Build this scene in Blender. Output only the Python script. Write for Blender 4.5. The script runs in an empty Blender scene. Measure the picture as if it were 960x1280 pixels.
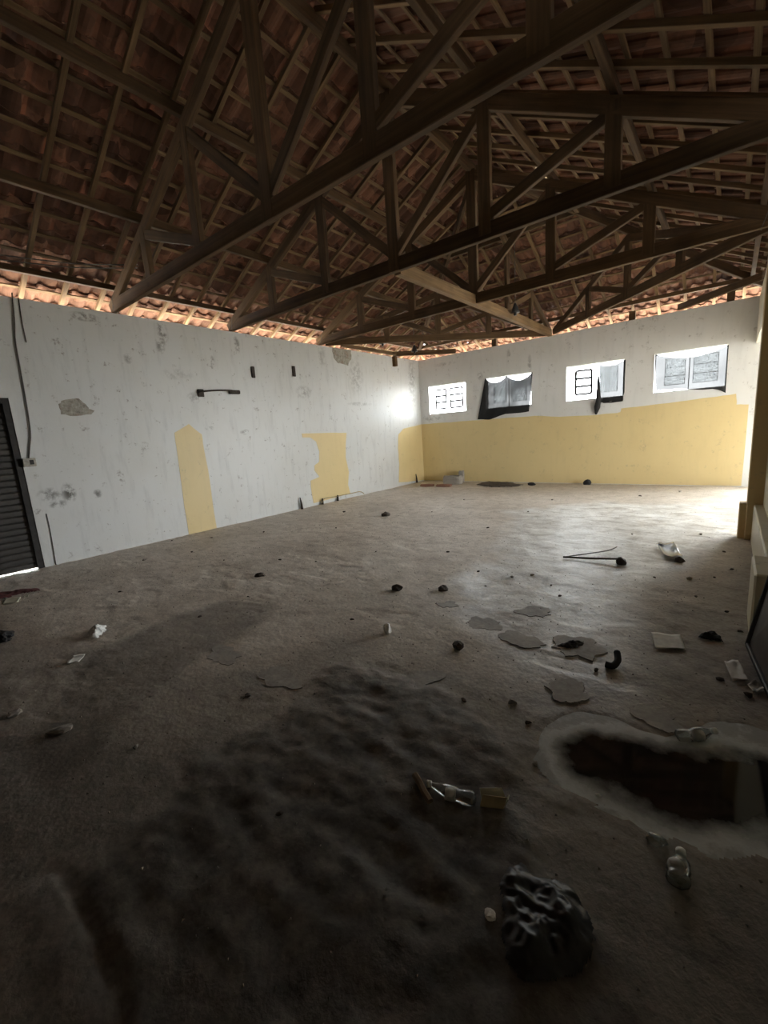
import bpy, bmesh, math, random
import numpy as np
from mathutils import Vector, Matrix, noise as mnoise

random.seed(7)
rng = np.random.RandomState(11)
S = bpy.context.scene
COL = S.collection

# ------------------------------------------------------------------ camera
FPX = 534.93
RM = np.array([[0.7811274805, 0.6208136796, -0.0665600063],
               [0.0608952374, -0.1818445608, -0.9814399247],
               [-0.6213949060, 0.7625765083, -0.1798483800]])   # right, down, forward
CAM = np.array([7.2618, 0.0, 1.5])
YF = -5.0                              # front wall, behind the camera
W, L, H = 7.53, 10.97, 3.52            # room width, depth of the back wall, wall height
cd = bpy.data.cameras.new('camera')
cam = bpy.data.objects.new('camera', cd); COL.objects.link(cam)
cd.sensor_fit = 'HORIZONTAL'; cd.sensor_width = 36.0; cd.lens = FPX / 960 * 36.0
cd.clip_start = 0.02; cd.clip_end = 300
r_, d_, f_ = RM
cam.matrix_world = Matrix(((r_[0], -d_[0], -f_[0], CAM[0]), (r_[1], -d_[1], -f_[1], CAM[1]),
                           (r_[2], -d_[2], -f_[2], CAM[2]), (0, 0, 0, 1)))
S.camera = cam

# ------------------------------------------------------------------ sky, exposure
SKY = 1.0
wd = bpy.data.worlds.new('overcast_sky'); S.world = wd; wd.use_nodes = True
bg = wd.node_tree.nodes['Background']
bg.inputs[0].default_value = (0.93, 0.975, 1.0, 1); bg.inputs[1].default_value = SKY
S.view_settings.view_transform = 'Standard'; S.view_settings.look = 'None'
S.view_settings.gamma = 1; S.view_settings.use_curve_mapping = False
S.view_settings.exposure = 4.8

def portal(name, loc, rot, sx, sy):
    l = bpy.data.lights.new(name, 'AREA'); l.shape = 'RECTANGLE'; l.size = sx; l.size_y = sy
    l.cycles.is_portal = True
    o = bpy.data.objects.new(name, l); COL.objects.link(o); o.location = loc; o.rotation_euler = rot
WINS = [(0.31, 1.50), (2.10, 3.31), (4.15, 5.36), (5.92, 7.13)]
WZ0, WZ1 = 1.96, 2.75
OY0, OY1, OZ1 = 6.62, 10.85, 2.70      # big opening in the right wall
for a, b in WINS:
    portal('sky_portal', ((a + b) / 2, L + .17, (WZ0 + WZ1) / 2), (-math.pi / 2, 0, 0), b - a, WZ1 - WZ0)
BX0, BX1, BZ = 8.3, 12.3, 3.15         # wide doorway in the back wall of the side bay beyond that opening
portal('sky_portal', ((BX0 + BX1) / 2, L + .17, BZ / 2), (-math.pi / 2, 0, 0), BX1 - BX0, BZ)

SY0, SY1, SZ0, SZ1 = 3.4, 6.6, .4, 2.6   # unseen opening added to the side bay's outer wall to light the back wall
portal('sky_portal', (12.62, (SY0 + SY1) / 2, (SZ0 + SZ1) / 2), (0, math.pi / 2, 0), SZ1 - SZ0, SY1 - SY0)
# ------------------------------------------------------------------ pixel helpers (960x1280 frame)
def ray(u, v):
    return RM.T @ np.array([(u - 480) / FPX, (v - 640) / FPX, 1.0])
def onx(u, v, x=0.0): d = ray(u, v); return CAM + d * (x - CAM[0]) / d[0]
def ony(u, v, y): d = ray(u, v); return CAM + d * (y - CAM[1]) / d[1]
def onz(u, v, z=0.0): d = ray(u, v); return CAM + d * (z - CAM[2]) / d[2]
def project(P):
    q = (np.asarray(P) - CAM) @ RM.T
    return 480 + FPX * q[..., 0] / q[..., 2], 640 + FPX * q[..., 1] / q[..., 2], q[..., 2]

# ------------------------------------------------------------------ object helpers
def tag(o, label=None, cat=None, group=None, kind=None):
    if label: o['label'] = label
    if cat: o['category'] = cat
    if group: o['group'] = group
    if kind: o['kind'] = kind
    return o
def empty(name, loc=(0, 0, 0)):
    o = bpy.data.objects.new(name, None); COL.objects.link(o); o.location = loc; o.empty_display_size = .1
    return o
def link(name, me, mat=None, parent=None, M=None):
    o = bpy.data.objects.new(name, me); COL.objects.link(o)
    if mat and not me.materials: me.materials.append(mat)
    if M is None: M = Matrix.Identity(4)
    if parent is not None:
        o.parent = parent
        o.matrix_basis = parent_world(parent).inverted() @ M
    else:
        o.matrix_basis = M
    return o
def parent_world(p):
    M = p.matrix_basis.copy()
    q = p.parent
    while q: M = q.matrix_basis @ M; q = q.parent
    return M
def mesh(name, v, f, smooth=False):
    me = bpy.data.meshes.new(name); me.from_pydata([tuple(map(float, p)) for p in v], [], f); me.update()
    if smooth:
        for p in me.polygons: p.use_smooth = True
    return me
def from_bm(name, bm, smooth=False):
    me = bpy.data.meshes.new(name); bm.normal_update(); bm.to_mesh(me); bm.free()
    if smooth:
        for p in me.polygons: p.use_smooth = True
    return me
def add_box(bm, a, b):
    x0, y0, z0 = a; x1, y1, z1 = b
    vs = [bm.verts.new(p) for p in ((x0, y0, z0), (x1, y0, z0), (x1, y1, z0), (x0, y1, z0),
                                    (x0, y0, z1), (x1, y0, z1), (x1, y1, z1), (x0, y1, z1))]
    for q in ((0, 3, 2, 1), (4, 5, 6, 7), (0, 1, 5, 4), (1, 2, 6, 5), (2, 3, 7, 6), (3, 0, 4, 7)):
        bm.faces.new([vs[i] for i in q])
def boxes(name, lst, mat, parent=None, bevel=0):
    bm = bmesh.new()
    for a, b in lst: add_box(bm, a, b)
    if bevel: bmesh.ops.bevel(bm, geom=bm.edges[:], offset=bevel, segments=1, affect='EDGES')
    return link(name, from_bm(name, bm), mat, parent)
def frame_mat(p, q, up=(0, 0, 1)):
    p = Vector(p); q = Vector(q); X = (q - p).normalized(); Z = Vector(up)
    Z = Z - X * Z.dot(X)
    if Z.length < 1e-4: Z = Vector((0, 1, 0)); Z = Z - X * Z.dot(X)
    Z.normalize(); Y = Z.cross(X)
    M = Matrix((X, Y, Z)).transposed().to_4x4(); M.translation = p
    return M
def beam(name, p, q, w, h, mat, parent=None, up=(0, 0, 1), ch=.006, wob=0.004):
    """a timber: box with chamfered long edges, its X along the grain"""
    l = (Vector(q) - Vector(p)).length
    a, b = w / 2, h / 2
    sec = [(a - ch, -b), (a, -b + ch), (a, b - ch), (a - ch, b), (-a + ch, b), (-a, b - ch), (-a, -b + ch), (-a + ch, -b)]
    n = 4; v = []; f = []
    for i in range(n):
        oy = random.uniform(-wob, wob) if 0 < i < n - 1 else 0
        oz = random.uniform(-wob, wob) if 0 < i < n - 1 else 0
        for y, z in sec: v.append((l * i / (n - 1), y + oy, z + oz))
    for i in range(n - 1):
        for k in range(8):
            k2 = (k + 1) % 8
            f.append((i * 8 + k, i * 8 + k2, (i + 1) * 8 + k2, (i + 1) * 8 + k)[::-1])
    f.append(tuple(range(8))); f.append(tuple(range((n - 1) * 8, n * 8))[::-1])
    f = [t[::-1] for t in f]
    return link(name, mesh(name, v, f), mat, parent, frame_mat(p, q, up))
def tube(name, pts, r, mat, parent=None, seg=8, label=None):
    pts = [Vector(p) for p in pts]; v = []; f = []
    for i, p in enumerate(pts):
        t = (pts[min(i + 1, len(pts) - 1)] - pts[max(i - 1, 0)]).normalized()
        a = Vector((0, 0, 1)) if abs(t.z) < .9 else Vector((1, 0, 0))
        n1 = t.cross(a).normalized(); n2 = t.cross(n1)
        rr = r[i] if isinstance(r, (list, tuple)) else r
        for k in range(seg):
            an = 2 * math.pi * k / seg
            v.append(p + n1 * math.cos(an) * rr + n2 * math.sin(an) * rr)
    for i in range(len(pts) - 1):
        for k in range(seg):
            k2 = (k + 1) % seg
            f.append((i * seg + k, i * seg + k2, (i + 1) * seg + k2, (i + 1) * seg + k))
    f.append(tuple(range(seg))[::-1]); f.append(tuple(range((len(pts) - 1) * seg, len(pts) * seg)))
    me = mesh(name, v, f, True)
    bm = bmesh.new(); bm.from_mesh(me); bmesh.ops.recalc_face_normals(bm, faces=bm.faces[:]); bm.to_mesh(me); bm.free()
    return link(name, me, mat, parent)
def smooth_path(pts, n=6):
    """Catmull-Rom through the points"""
    P = [Vector(p) for p in pts]; P = [P[0]] + P + [P[-1]]; out = []
    for i in range(1, len(P) - 2):
        for k in range(n):
            t = k / n
            out.append(.5 * ((2 * P[i]) + (-P[i - 1] + P[i + 1]) * t + (2 * P[i - 1] - 5 * P[i] + 4 * P[i + 1] - P[i + 2]) * t * t
                             + (-P[i - 1] + 3 * P[i] - 3 * P[i + 1] + P[i + 2]) * t ** 3))
    out.append(P[-2]); return out
def slab(name, poly, nrm, th, mat, parent=None, rough=0.0, sub=1):
    """a thin plate of polygon outline `poly`, thickness th along nrm"""
    pts = []
    n = len(poly)
    for i in range(n):
        a = Vector(poly[i]); b = Vector(poly[(i + 1) % n])
        for k in range(sub):
            p = a.lerp(b, k / sub)
            if k and rough: p = p + Vector([random.uniform(-rough, rough) * (1 - abs(c)) for c in nrm])
            pts.append(p)
    N = Vector(nrm); m = len(pts)
    bm = bmesh.new()
    lo = [bm.verts.new(p) for p in pts]; hi = [bm.verts.new(p + N * th) for p in pts]
    from mathutils.geometry import tessellate_polygon
    for t3 in tessellate_polygon([pts]):
        bm.faces.new([hi[k] for k in t3]); bm.faces.new([lo[k] for k in t3[::-1]])
    for i in range(m): bm.faces.new((lo[i], lo[(i + 1) % m], hi[(i + 1) % m], hi[i]))
    bmesh.ops.recalc_face_normals(bm, faces=bm.faces[:])
    return link(name, from_bm(name, bm), mat, parent)

# ------------------------------------------------------------------ materials
def newmat(name):
    m = bpy.data.materials.new(name); m.use_nodes = True
    nt = m.node_tree; b = nt.nodes['Principled BSDF']
    return m, nt, b
def nd(nt, typ, **kw):
    n = nt.nodes.new(typ)
    for k, v in kw.items(): setattr(n, k, v)
    return n
def noise(nt, vec, scale, detail=4, rough=.55, dist=0):
    n = nd(nt, 'ShaderNodeTexNoise'); n.inputs['Scale'].default_value = scale
    n.inputs['Detail'].default_value = detail; n.inputs['Roughness'].default_value = rough
    n.inputs['Distortion'].default_value = dist
    nt.links.new(vec, n.inputs['Vector']); return n.outputs['Fac']
def ramp(nt, fac, stops):
    r = nd(nt, 'ShaderNodeValToRGB'); e = r.color_ramp.elements
    while len(e) < len(stops): e.new(.5)
    for s, (p, c) in zip(e, stops): s.position = p; s.color = c if len(c) == 4 else (*c, 1)
    nt.links.new(fac, r.inputs[0]); return r.outputs[0]
def mix(nt, fac, a, b, mode='MIX'):
    m = nd(nt, 'ShaderNodeMix', data_type='RGBA', blend_type=mode)
    for s, x in ((m.inputs[0], fac), (m.inputs[6], a), (m.inputs[7], b)):
        if isinstance(x, (int, float)): s.default_value = x
        elif isinstance(x, tuple): s.default_value = (*x, 1) if len(x) == 3 else x
        else: nt.links.new(x, s)
    return m.outputs[2]
def math_(nt, op, a, b=None, clamp=False):
    m = nd(nt, 'ShaderNodeMath', operation=op); m.use_clamp = clamp
    for s, x in zip(m.inputs, (a, b)):
        if x is None: continue
        if isinstance(x, (int, float)): s.default_value = x
        else: nt.links.new(x, s)
    return m.outputs[0]
def bump(nt, b, h, strength=.3, dist=.01):
    n = nd(nt, 'ShaderNodeBump'); n.inputs['Strength'].default_value = strength; n.inputs['Distance'].default_value = dist
    nt.links.new(h, n.inputs['Height']); nt.links.new(n.outputs[0], b.inputs['Normal'])
def mapping(nt, vec, scale=(1, 1, 1)):
    m = nd(nt, 'ShaderNodeMapping'); m.inputs['Scale'].default_value = scale
    nt.links.new(vec, m.inputs['Vector']); return m.outputs[0]
def pos(nt): return nd(nt, 'ShaderNodeNewGeometry').outputs['Position']
def objc(nt): return nd(nt, 'ShaderNodeTexCoord').outputs['Object']

def plain(name, col, rough=.6, metal=0, var=.15, scale=20, bumps=.15, spec=.5):
    m, nt, b = newmat(name); v = objc(nt)
    n = noise(nt, v, scale)
    d = tuple(c * (1 - var) for c in col); l = tuple(min(1, c * (1 + var)) for c in col)
    nt.links.new(ramp(nt, n, [(.3, d), (.7, l)]), b.inputs['Base Color'])
    b.inputs['Roughness'].default_value = rough; b.inputs['Metallic'].default_value = metal
    b.inputs['Specular IOR Level'].default_value = spec
    if bumps: bump(nt, b, n, bumps, .004)
    return m

def wood_mat(name, dark, light, sc=1.0):
    m, nt, b = newmat(name); v = objc(nt)
    info = nd(nt, 'ShaderNodeObjectInfo')
    sh = nd(nt, 'ShaderNodeVectorMath', operation='ADD'); nt.links.new(v, sh.inputs[0])
    k = nd(nt, 'ShaderNodeVectorMath', operation='SCALE'); k.inputs[0].default_value = (17, 31, 13)
    nt.links.new(info.outputs['Random'], k.inputs['Scale']); nt.links.new(k.outputs[0], sh.inputs[1])
    g = noise(nt, mapping(nt, sh.outputs[0], (1.2 * sc, 28 * sc, 28 * sc)), 1.0, 5, .6, .4)
    blot = noise(nt, sh.outputs[0], 2.0, 3)
    c = ramp(nt, g, [(.25, dark), (.75, light)])
    c2 = mix(nt, math_(nt, 'MULTIPLY', ramp(nt, blot, [(.42, (0, 0, 0)), (.75, (1, 1, 1))]), .55), c, tuple(x * .5 for x in dark))
    tint = ramp(nt, info.outputs['Random'], [(0, (.72, .70, .68)), (1, (1.1, 1.08, 1.05))])
    nt.links.new(mix(nt, 1.0, c2, tint, 'MULTIPLY'), b.inputs['Base Color'])
    b.inputs['Roughness'].default_value = .75; b.inputs['Specular IOR Level'].default_value = .3
    bump(nt, b, g, .25, .004)
    return m
M_wood = wood_mat('truss_timber', (.064, .036, .016), (.180, .108, .050))
M_rafter = wood_mat('rafter_timber', (.125, .075, .035), (.31, .20, .10))

def tile_mat():
    m, nt, b = newmat('clay_tile'); v = pos(nt)
    w = nd(nt, 'ShaderNodeTexVoronoi'); w.inputs['Scale'].default_value = 4.2; nt.links.new(v, w.inputs['Vector'])
    base = ramp(nt, w.outputs['Color'], [(.1, (.10, .050, .031)), (.5, (.175, .085, .051)), (.9, (.28, .14, .084))])
    n = noise(nt, v, 14, 5); s = noise(nt, v, 3.0, 3)
    c = mix(nt, math_(nt, 'MULTIPLY', ramp(nt, n, [(.48, (0, 0, 0)), (.72, (1, 1, 1))]), .65), base, (.10, .055, .035))
    c = mix(nt, math_(nt, 'MULTIPLY', ramp(nt, s, [(.5, (0, 0, 0)), (.7, (1, 1, 1))]), .5), c, (.16, .08, .05))
    nt.links.new(c, b.inputs['Base Color']); b.inputs['Roughness'].default_value = .85
    b.inputs['Specular IOR Level'].default_value = .2
    bump(nt, b, n, .3, .006)
    return m
M_tile = tile_mat()

def blob_mask(nt, v, blobs, axis):
    """sum of soft elliptical stains (a, b, ra, rb, s) on the two wall axes"""
    sep = nd(nt, 'ShaderNodeSeparateXYZ'); nt.links.new(v, sep.inputs[0])
    A = sep.outputs[axis]; Z = sep.outputs[2]; tot = None
    for a, z, ra, rz, s in blobs:
        da = math_(nt, 'DIVIDE', math_(nt, 'SUBTRACT', A, a), ra); dz = math_(nt, 'DIVIDE', math_(nt, 'SUBTRACT', Z, z), rz)
        r2 = math_(nt, 'ADD', math_(nt, 'MULTIPLY', da, da), math_(nt, 'MULTIPLY', dz, dz))
        k = math_(nt, 'MULTIPLY', math_(nt, 'SUBTRACT', 1.0, r2, True), s)
        tot = k if tot is None else math_(nt, 'ADD', tot, k)
    return tot
def wall_mat(name, base, blobs=(), axis=1, speck=1.0, rough=.42):
    m, nt, b = newmat(name); v = pos(nt)
    big = noise(nt, v, 1.1, 4, .6); mid = noise(nt, v, 5.5, 6, .65); fine = noise(nt, v, 30, 3, .6)
    streak = noise(nt, mapping(nt, v, (5, 5, .8)), 1.6, 5, .65)
    c = mix(nt, math_(nt, 'MULTIPLY', ramp(nt, big, [(.42, (0, 0, 0)), (.75, (1, 1, 1))]), .22), base, tuple(x * y for x, y in zip(base, (.80, .74, .62))))
    c = mix(nt, math_(nt, 'MULTIPLY', ramp(nt, streak, [(.52, (0, 0, 0)), (.72, (1, 1, 1))]), .32 * speck), c, tuple(x * .55 for x in base))
    spot = math_(nt, 'MULTIPLY', ramp(nt, mid, [(.59, (0, 0, 0)), (.66, (1, 1, 1))]), ramp(nt, fine, [(.45, (0, 0, 0)), (.6, (1, 1, 1))]))
    c = mix(nt, math_(nt, 'MULTIPLY', spot, .62 * speck), c, (.20, .17, .14))
    flake = ramp(nt, noise(nt, v, 11, 6, .7), [(.635, (0, 0, 0)), (.66, (1, 1, 1))])
    c = mix(nt, math_(nt, 'MULTIPLY', flake, .5 * speck), c, (.30, .27, .23))
    if blobs:
        k = math_(nt, 'MULTIPLY', blob_mask(nt, v, blobs, axis), ramp(nt, noise(nt, v, 9, 6, .7), [(.44, (0, 0, 0)), (.56, (1, 1, 1))]), True)
        c = mix(nt, k, c, (.11, .10, .085))
    nt.links.new(c, b.inputs['Base Color']); b.inputs['Roughness'].default_value = rough
    b.inputs['Specular IOR Level'].default_value = .45
    h = math_(nt, 'ADD', mid, math_(nt, 'MULTIPLY', fine, .3)); bump(nt, b, h, .22, .01)
    return m
def yz(u, v): q = onx(u, v); return q[1], q[2]
LB = []
for u, v, ru, rv, s in ((62, 618, .16, .10, .75), (86, 616, .10, .16, 1.0), (72, 630, .13, .06, .8), (203, 415, .10, .22, .8),
                        (200, 432, .09, .14, .7), (105, 396, .22, .07, .9), (160, 448, .07, .09, .6), (266, 455, .05, .16, .8),
                        (296, 430, .07, .2, .7), (245, 497, .18, .10, .5), (222, 468, .3, .10, .3), (306, 540, .12, .06, .6),
                        (262, 535, .1, .05, .5), (445, 470, .3, .5, .35), (402, 445, .12, .3, .4), (515, 480, .22, .9, .45),
                        (122, 617, .06, .08, .8), (380, 490, .25, .15, .45), (450, 505, .5, .06, .4)):
    a, z = yz(u, v); LB.append((a, z, ru, rv, s))
M_wall = wall_mat('white_limewash_left', (.70, .71, .70), LB, 1)
BB = []
for u, v, ru, rv, s in ((556, 455, .4, .06, .35), (600, 470, .10, .12, .6), (636, 445, .06, .2, .5), (662, 455, .06, .25, .5), (540, 523, .35, .08, .5)):
    q = ony(u, v, L); BB.append((q[0], q[2], ru, rv, s))
M_wallb = wall_mat('white_limewash_back', (.79, .79, .77), BB, 0, .55)
M_yellow = wall_mat('yellow_paint', (.77, .615, .315), (), 1, .32, .45)
M_pillar = wall_mat('shaded_yellow_paint', (.55, .40, .19), (), 1, .5, .5)  # the yellow paint with its shade put into a darker tone
M_dark_plaster = wall_mat('dark_plaster', (.16, .145, .125), (), 1, .8, .7)  # dark tone put on the unseen front wall to cut its bounce light
M_cream = wall_mat('cream_paint', (.70, .66, .50), (), 1, .8, .5)

def exposed_mat():
    m, nt, b = newmat('bare_mortar'); v = pos(nt)
    n = noise(nt, v, 16, 6, .7); k = noise(nt, v, 5, 3)
    c = ramp(nt, n, [(.3, (.20, .18, .15)), (.5, (.38, .36, .31)), (.7, (.50, .48, .42))])
    c = mix(nt, math_(nt, 'MULTIPLY', ramp(nt, k, [(.55, (0, 0, 0)), (.65, (1, 1, 1))]), .4), c, (.30, .17, .11))
    nt.links.new(c, b.inputs['Base Color']); b.inputs['Roughness'].default_value = .9; bump(nt, b, n, .8, .02)
    return m
M_mortar = exposed_mat()

def floor_mat():
    m, nt, b = newmat('worn_cement_floor'); v = pos(nt)
    att = lambda n: nd(nt, 'ShaderNodeAttribute', attribute_name=n).outputs['Fac']
    soil, pale, grime = att('soil'), att('pale'), att('grime')
    big = noise(nt, v, .9, 5, .6); mid = noise(nt, v, 4.5, 6, .65); fine = noise(nt, v, 38, 4, .65)
    c = ramp(nt, big, [(.3, (.52, .455, .38)), (.55, (.66, .595, .515)), (.75, (.72, .66, .585))])
    c = mix(nt, math_(nt, 'MULTIPLY', ramp(nt, mid, [(.5, (0, 0, 0)), (.72, (1, 1, 1))]), .55), c, (.36, .305, .245))
    mid2 = noise(nt, mapping(nt, v, (1, 1.8, 1)), 6.5, 7, .7, .5)
    c = mix(nt, math_(nt, 'MULTIPLY', ramp(nt, mid2, [(.50, (0, 0, 0)), (.60, (1, 1, 1))]), .55), c, (.40, .345, .285))
    pl = ramp(nt, noise(nt, mapping(nt, v, (1, 1.6, 1)), 3.2, 6, .7, .6), [(.36, (.40, .375, .34)), (.48, (.66, .65, .625)), (.60, (.86, .86, .845))])  # worn pale cement, whitened so its colour also carries the floor sheen
    c = mix(nt, pale, c, pl)
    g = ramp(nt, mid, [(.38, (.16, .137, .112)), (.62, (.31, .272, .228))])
    dirt = att('dirt')  # brown dirt together with the right wall's painted-in shade
    c = mix(nt, math_(nt, 'MULTIPLY', dirt, .9), c, ramp(nt, mid2, [(.35, (.22, .193, .162)), (.52, (.34, .305, .262)), (.68, (.43, .395, .345))]))
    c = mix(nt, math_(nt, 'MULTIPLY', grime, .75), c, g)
    so = ramp(nt, noise(nt, v, 6, 6, .7), [(.34, (.105, .092, .077)), (.5, (.175, .155, .13)), (.66, (.25, .222, .19))])
    c = mix(nt, soil, c, so)
    shade_fac = att('near_shade')
    c = mix(nt, math_(nt, 'MULTIPLY', shade_fac, math_(nt, 'ADD', .35, math_(nt, 'MULTIPLY', mid, .6), True)), c, mix(nt, 1.0, c, (.40, .40, .41), 'MULTIPLY'))  # multiplies the near floor darker, as painted shade
    spk = ramp(nt, fine, [(.30, (.55, .55, .55)), (.5, (1, 1, 1)), (.72, (1.25, 1.25, 1.22))])
    c = mix(nt, .6, c, mix(nt, 1.0, c, spk, 'MULTIPLY'))
    nt.links.new(c, b.inputs['Base Color'])
    r = math_(nt, 'SUBTRACT', .66, math_(nt, 'MULTIPLY', pale, .30)); r2 = math_(nt, 'ADD', r, math_(nt, 'MULTIPLY', math_(nt, 'SUBTRACT', mid, .5), .5), True)
    nt.links.new(r2, b.inputs['Roughness']); b.inputs['Specular IOR Level'].default_value = .55
    h = math_(nt, 'ADD', math_(nt, 'MULTIPLY', mid, 1.0), math_(nt, 'MULTIPLY', fine, .35)); bump(nt, b, h, .6, .014)
    return m
M_floor = floor_mat()
def patch_mat():
    m, nt, b = newmat('cement_patch'); v = pos(nt)
    n = noise(nt, v, 7, 6, .65); f = noise(nt, v, 40, 3)
    nt.links.new(mix(nt, .4, ramp(nt, n, [(.35, (.24, .215, .185)), (.65, (.46, .43, .385))]), ramp(nt, f, [(.3, (.24, .22, .19)), (.7, (.5, .47, .43))])), b.inputs['Base Color'])
    b.inputs['Roughness'].default_value = .6; bump(nt, b, n, .4, .01)
    return m
M_patch = patch_mat()
def puddle_mat():
    m, nt, b = newmat('shallow_water'); v = pos(nt)
    dep = nd(nt, 'ShaderNodeAttribute', attribute_name='depth').outputs['Fac']
    n = noise(nt, v, 14, 5, .7); k = noise(nt, v, 70, 3, .6)
    e = math_(nt, 'ADD', dep, math_(nt, 'MULTIPLY', math_(nt, 'SUBTRACT', n, .5), .5))
    rough = ramp(nt, e, [(.15, (.36, .36, .36)), (.75, (.06, .06, .06))])
    nt.links.new(rough, b.inputs['Roughness'])
    col = ramp(nt, e, [(.0, (.40, .415, .41)), (.10, (.62, .66, .66)), (.34, (.42, .45, .45)), (.78, (.015, .015, .014))])  # pale rim stops paint the window sheen into the base colour
    nt.links.new(col, b.inputs['Base Color']); b.inputs['Specular IOR Level'].default_value = .6
    bump(nt, b, math_(nt, 'ADD', math_(nt, 'MULTIPLY', k, ramp(nt, e, [(.4, (1, 1, 1)), (.7, (0, 0, 0))])), 0), .25, .004)
    return m
M_water = puddle_mat()
M_ground = plain('outside_ground', (.56, .50, .42), .9, 0, .2, 3)
M_metal_dark = plain('dark_steel', (.045, .042, .04), .55, .6, .3, 12)
M_shutter = plain('shutter_steel', (.075, .070, .066), .5, .7, .3, 9)
M_rust = plain('rusty_iron', (.06, .045, .035), .75, .3, .4, 30)
M_white_paint = plain('white_frame_paint', (.82, .83, .83), .5, 0, .05, 12, 0)
M_bar = plain('grille_steel', (.55, .56, .57), .5, .3, .1, 12, 0)
M_cable = plain('cable_rubber', (.11, .10, .085), .6, 0, .2, 30, 0)
M_black = plain('black_plastic_film', (.010, .010, .011), .38, 0, .3, 8, .3)
M_cloth_black = plain('black_rag', (.014, .013, .013), .8, 0, .3, 15)
M_maroon = plain('maroon_cloth', (.10, .03, .028), .85, 0, .3, 15)
M_paper = plain('dirty_paper', (.86, .86, .82), .75, 0, .15, 16, .1)
M_paper2 = plain('yellowed_paper', (.56, .56, .44), .75, 0, .18, 14, .1)
M_carton = plain('printed_carton', (.68, .67, .64), .55, 0, .3, 9, .1)
M_card = plain('tan_card', (.42, .33, .18), .7, 0, .25, 12, .1)
M_stick = wood_mat('weathered_stick', (.26, .18, .11), (.46, .34, .22), 1.5)
M_stone = plain('crumbled_concrete', (.32, .29, .25), .9, 0, .35, 25, .5)
M_dirt = plain('dirt_crumb', (.085, .065, .05), .9, 0, .4, 30, .5)
M_brick = plain('brick_red', (.30, .15, .10), .9, 0, .3, 20, .5)
M_socket = plain('bakelite', (.03, .028, .026), .4, 0, .2, 20, 0)
M_box = plain('switch_plate', (.40, .37, .31), .5, 0, .25, 25, 0)
def clear_mat(name, tr, col=(.9, .92, .92), rough=.12):
    m, nt, b = newmat(name); nt.nodes.remove(b); out = nt.nodes['Material Output']
    t = nd(nt, 'ShaderNodeBsdfTransparent'); t.inputs[0].default_value = (*col, 1)
    g = nd(nt, 'ShaderNodeBsdfGlossy'); g.inputs['Roughness'].default_value = rough
    fr = nd(nt, 'ShaderNodeFresnel'); fr.inputs[0].default_value = 1.5
    mx = nd(nt, 'ShaderNodeMixShader'); nt.links.new(math_(nt, 'ADD', fr.outputs[0], 1 - tr, True), mx.inputs[0])
    nt.links.new(t.outputs[0], mx.inputs[1]); nt.links.new(g.outputs[0], mx.inputs[2]); nt.links.new(mx.outputs[0], out.inputs[0])
    return m
M_glass = clear_mat('window_glass', 1.0)
M_pet = clear_mat('clear_bottle_plastic', .93, (.82, .85, .83), .22)
def net_mat(name, tr_lo, tr_hi):
    m, nt, b = newmat(name); out = nt.nodes['Material Output']
    b.inputs['Base Color'].default_value = (.012, .012, .013, 1); b.inputs['Roughness'].default_value = .85
    v = pos(nt); n = noise(nt, v, 2.2, 3)
    t = nd(nt, 'ShaderNodeBsdfTransparent')
    nt.links.new(ramp(nt, n, [(.35, (tr_lo,) * 3), (.68, (tr_hi,) * 3)]), t.inputs[0])
    ad = nd(nt, 'ShaderNodeAddShader'); nt.links.new(b.outputs[0], ad.inputs[0]); nt.links.new(t.outputs[0], ad.inputs[1])
    nt.links.new(ad.outputs[0], out.inputs[0]); return m
M_net_dark = net_mat('black_shade_net_folded', .004, .02)
M_net = net_mat('black_shade_net', .026, .036)

# ------------------------------------------------------------------ numpy noise + floor height
def vnoise(x, y, s, seed):
    r = np.random.RandomState(seed).rand(64, 64)
    X = np.asarray(x) * s + 200; Y = np.asarray(y) * s + 200
    i = np.floor(X).astype(int); j = np.floor(Y).astype(int); fx = X - i; fy = Y - j
    fx = fx * fx * (3 - 2 * fx); fy = fy * fy * (3 - 2 * fy)
    g = lambda a, b: r[a % 64, b % 64]
    return (g(i, j) * (1 - fx) * (1 - fy) + g(i + 1, j) * fx * (1 - fy) + g(i, j + 1) * (1 - fx) * fy + g(i + 1, j + 1) * fx * fy) - .5
def fbm(x, y, s, seed, oct=4):
    t = 0; a = 1
    for k in range(oct): t = t + a * vnoise(x, y, s * 2 ** k, seed + k); a *= .5
    return t
def sdf(x, y, poly):
    """signed distance to a polygon, positive inside"""
    x = np.asarray(x, float); y = np.asarray(y, float); d = np.full(x.shape, 1e9); ins = np.zeros(x.shape, bool)
    n = len(poly)
    for i in range(n):
        ax, ay = poly[i]; bx, by = poly[(i + 1) % n]
        t = np.clip(((x - ax) * (bx - ax) + (y - ay) * (by - ay)) / ((bx - ax) ** 2 + (by - ay) ** 2 + 1e-12), 0, 1)
        d = np.minimum(d, np.hypot(x - ax - t * (bx - ax), y - ay - t * (by - ay)))
        c = ((ay > y) != (by > y)) & (x < (bx - ax) * (y - ay) / (by - ay + 1e-12) + ax)
        ins ^= c
    return np.where(ins, d, -d)
def fpoly(px): return [tuple(onz(u, v)[:2]) for u, v in px]
P_CRACK = fpoly([(58, 1100), (70, 1118), (90, 1165), (112, 1220), (135, 1279), (136, 1279), (114, 1220), (92, 1165), (72, 1118)])
P_NEAR_SHADE = fpoly([(0, 905), (90, 925), (180, 945), (300, 935), (420, 960), (560, 975), (640, 1010), (700, 1055), (820, 1085), (958, 1095)]) + [(7.8, .9), (7.8, -7), (-1, -7), (-1, .3)]  # outline of the foreground shade painted into the floor colour
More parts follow.
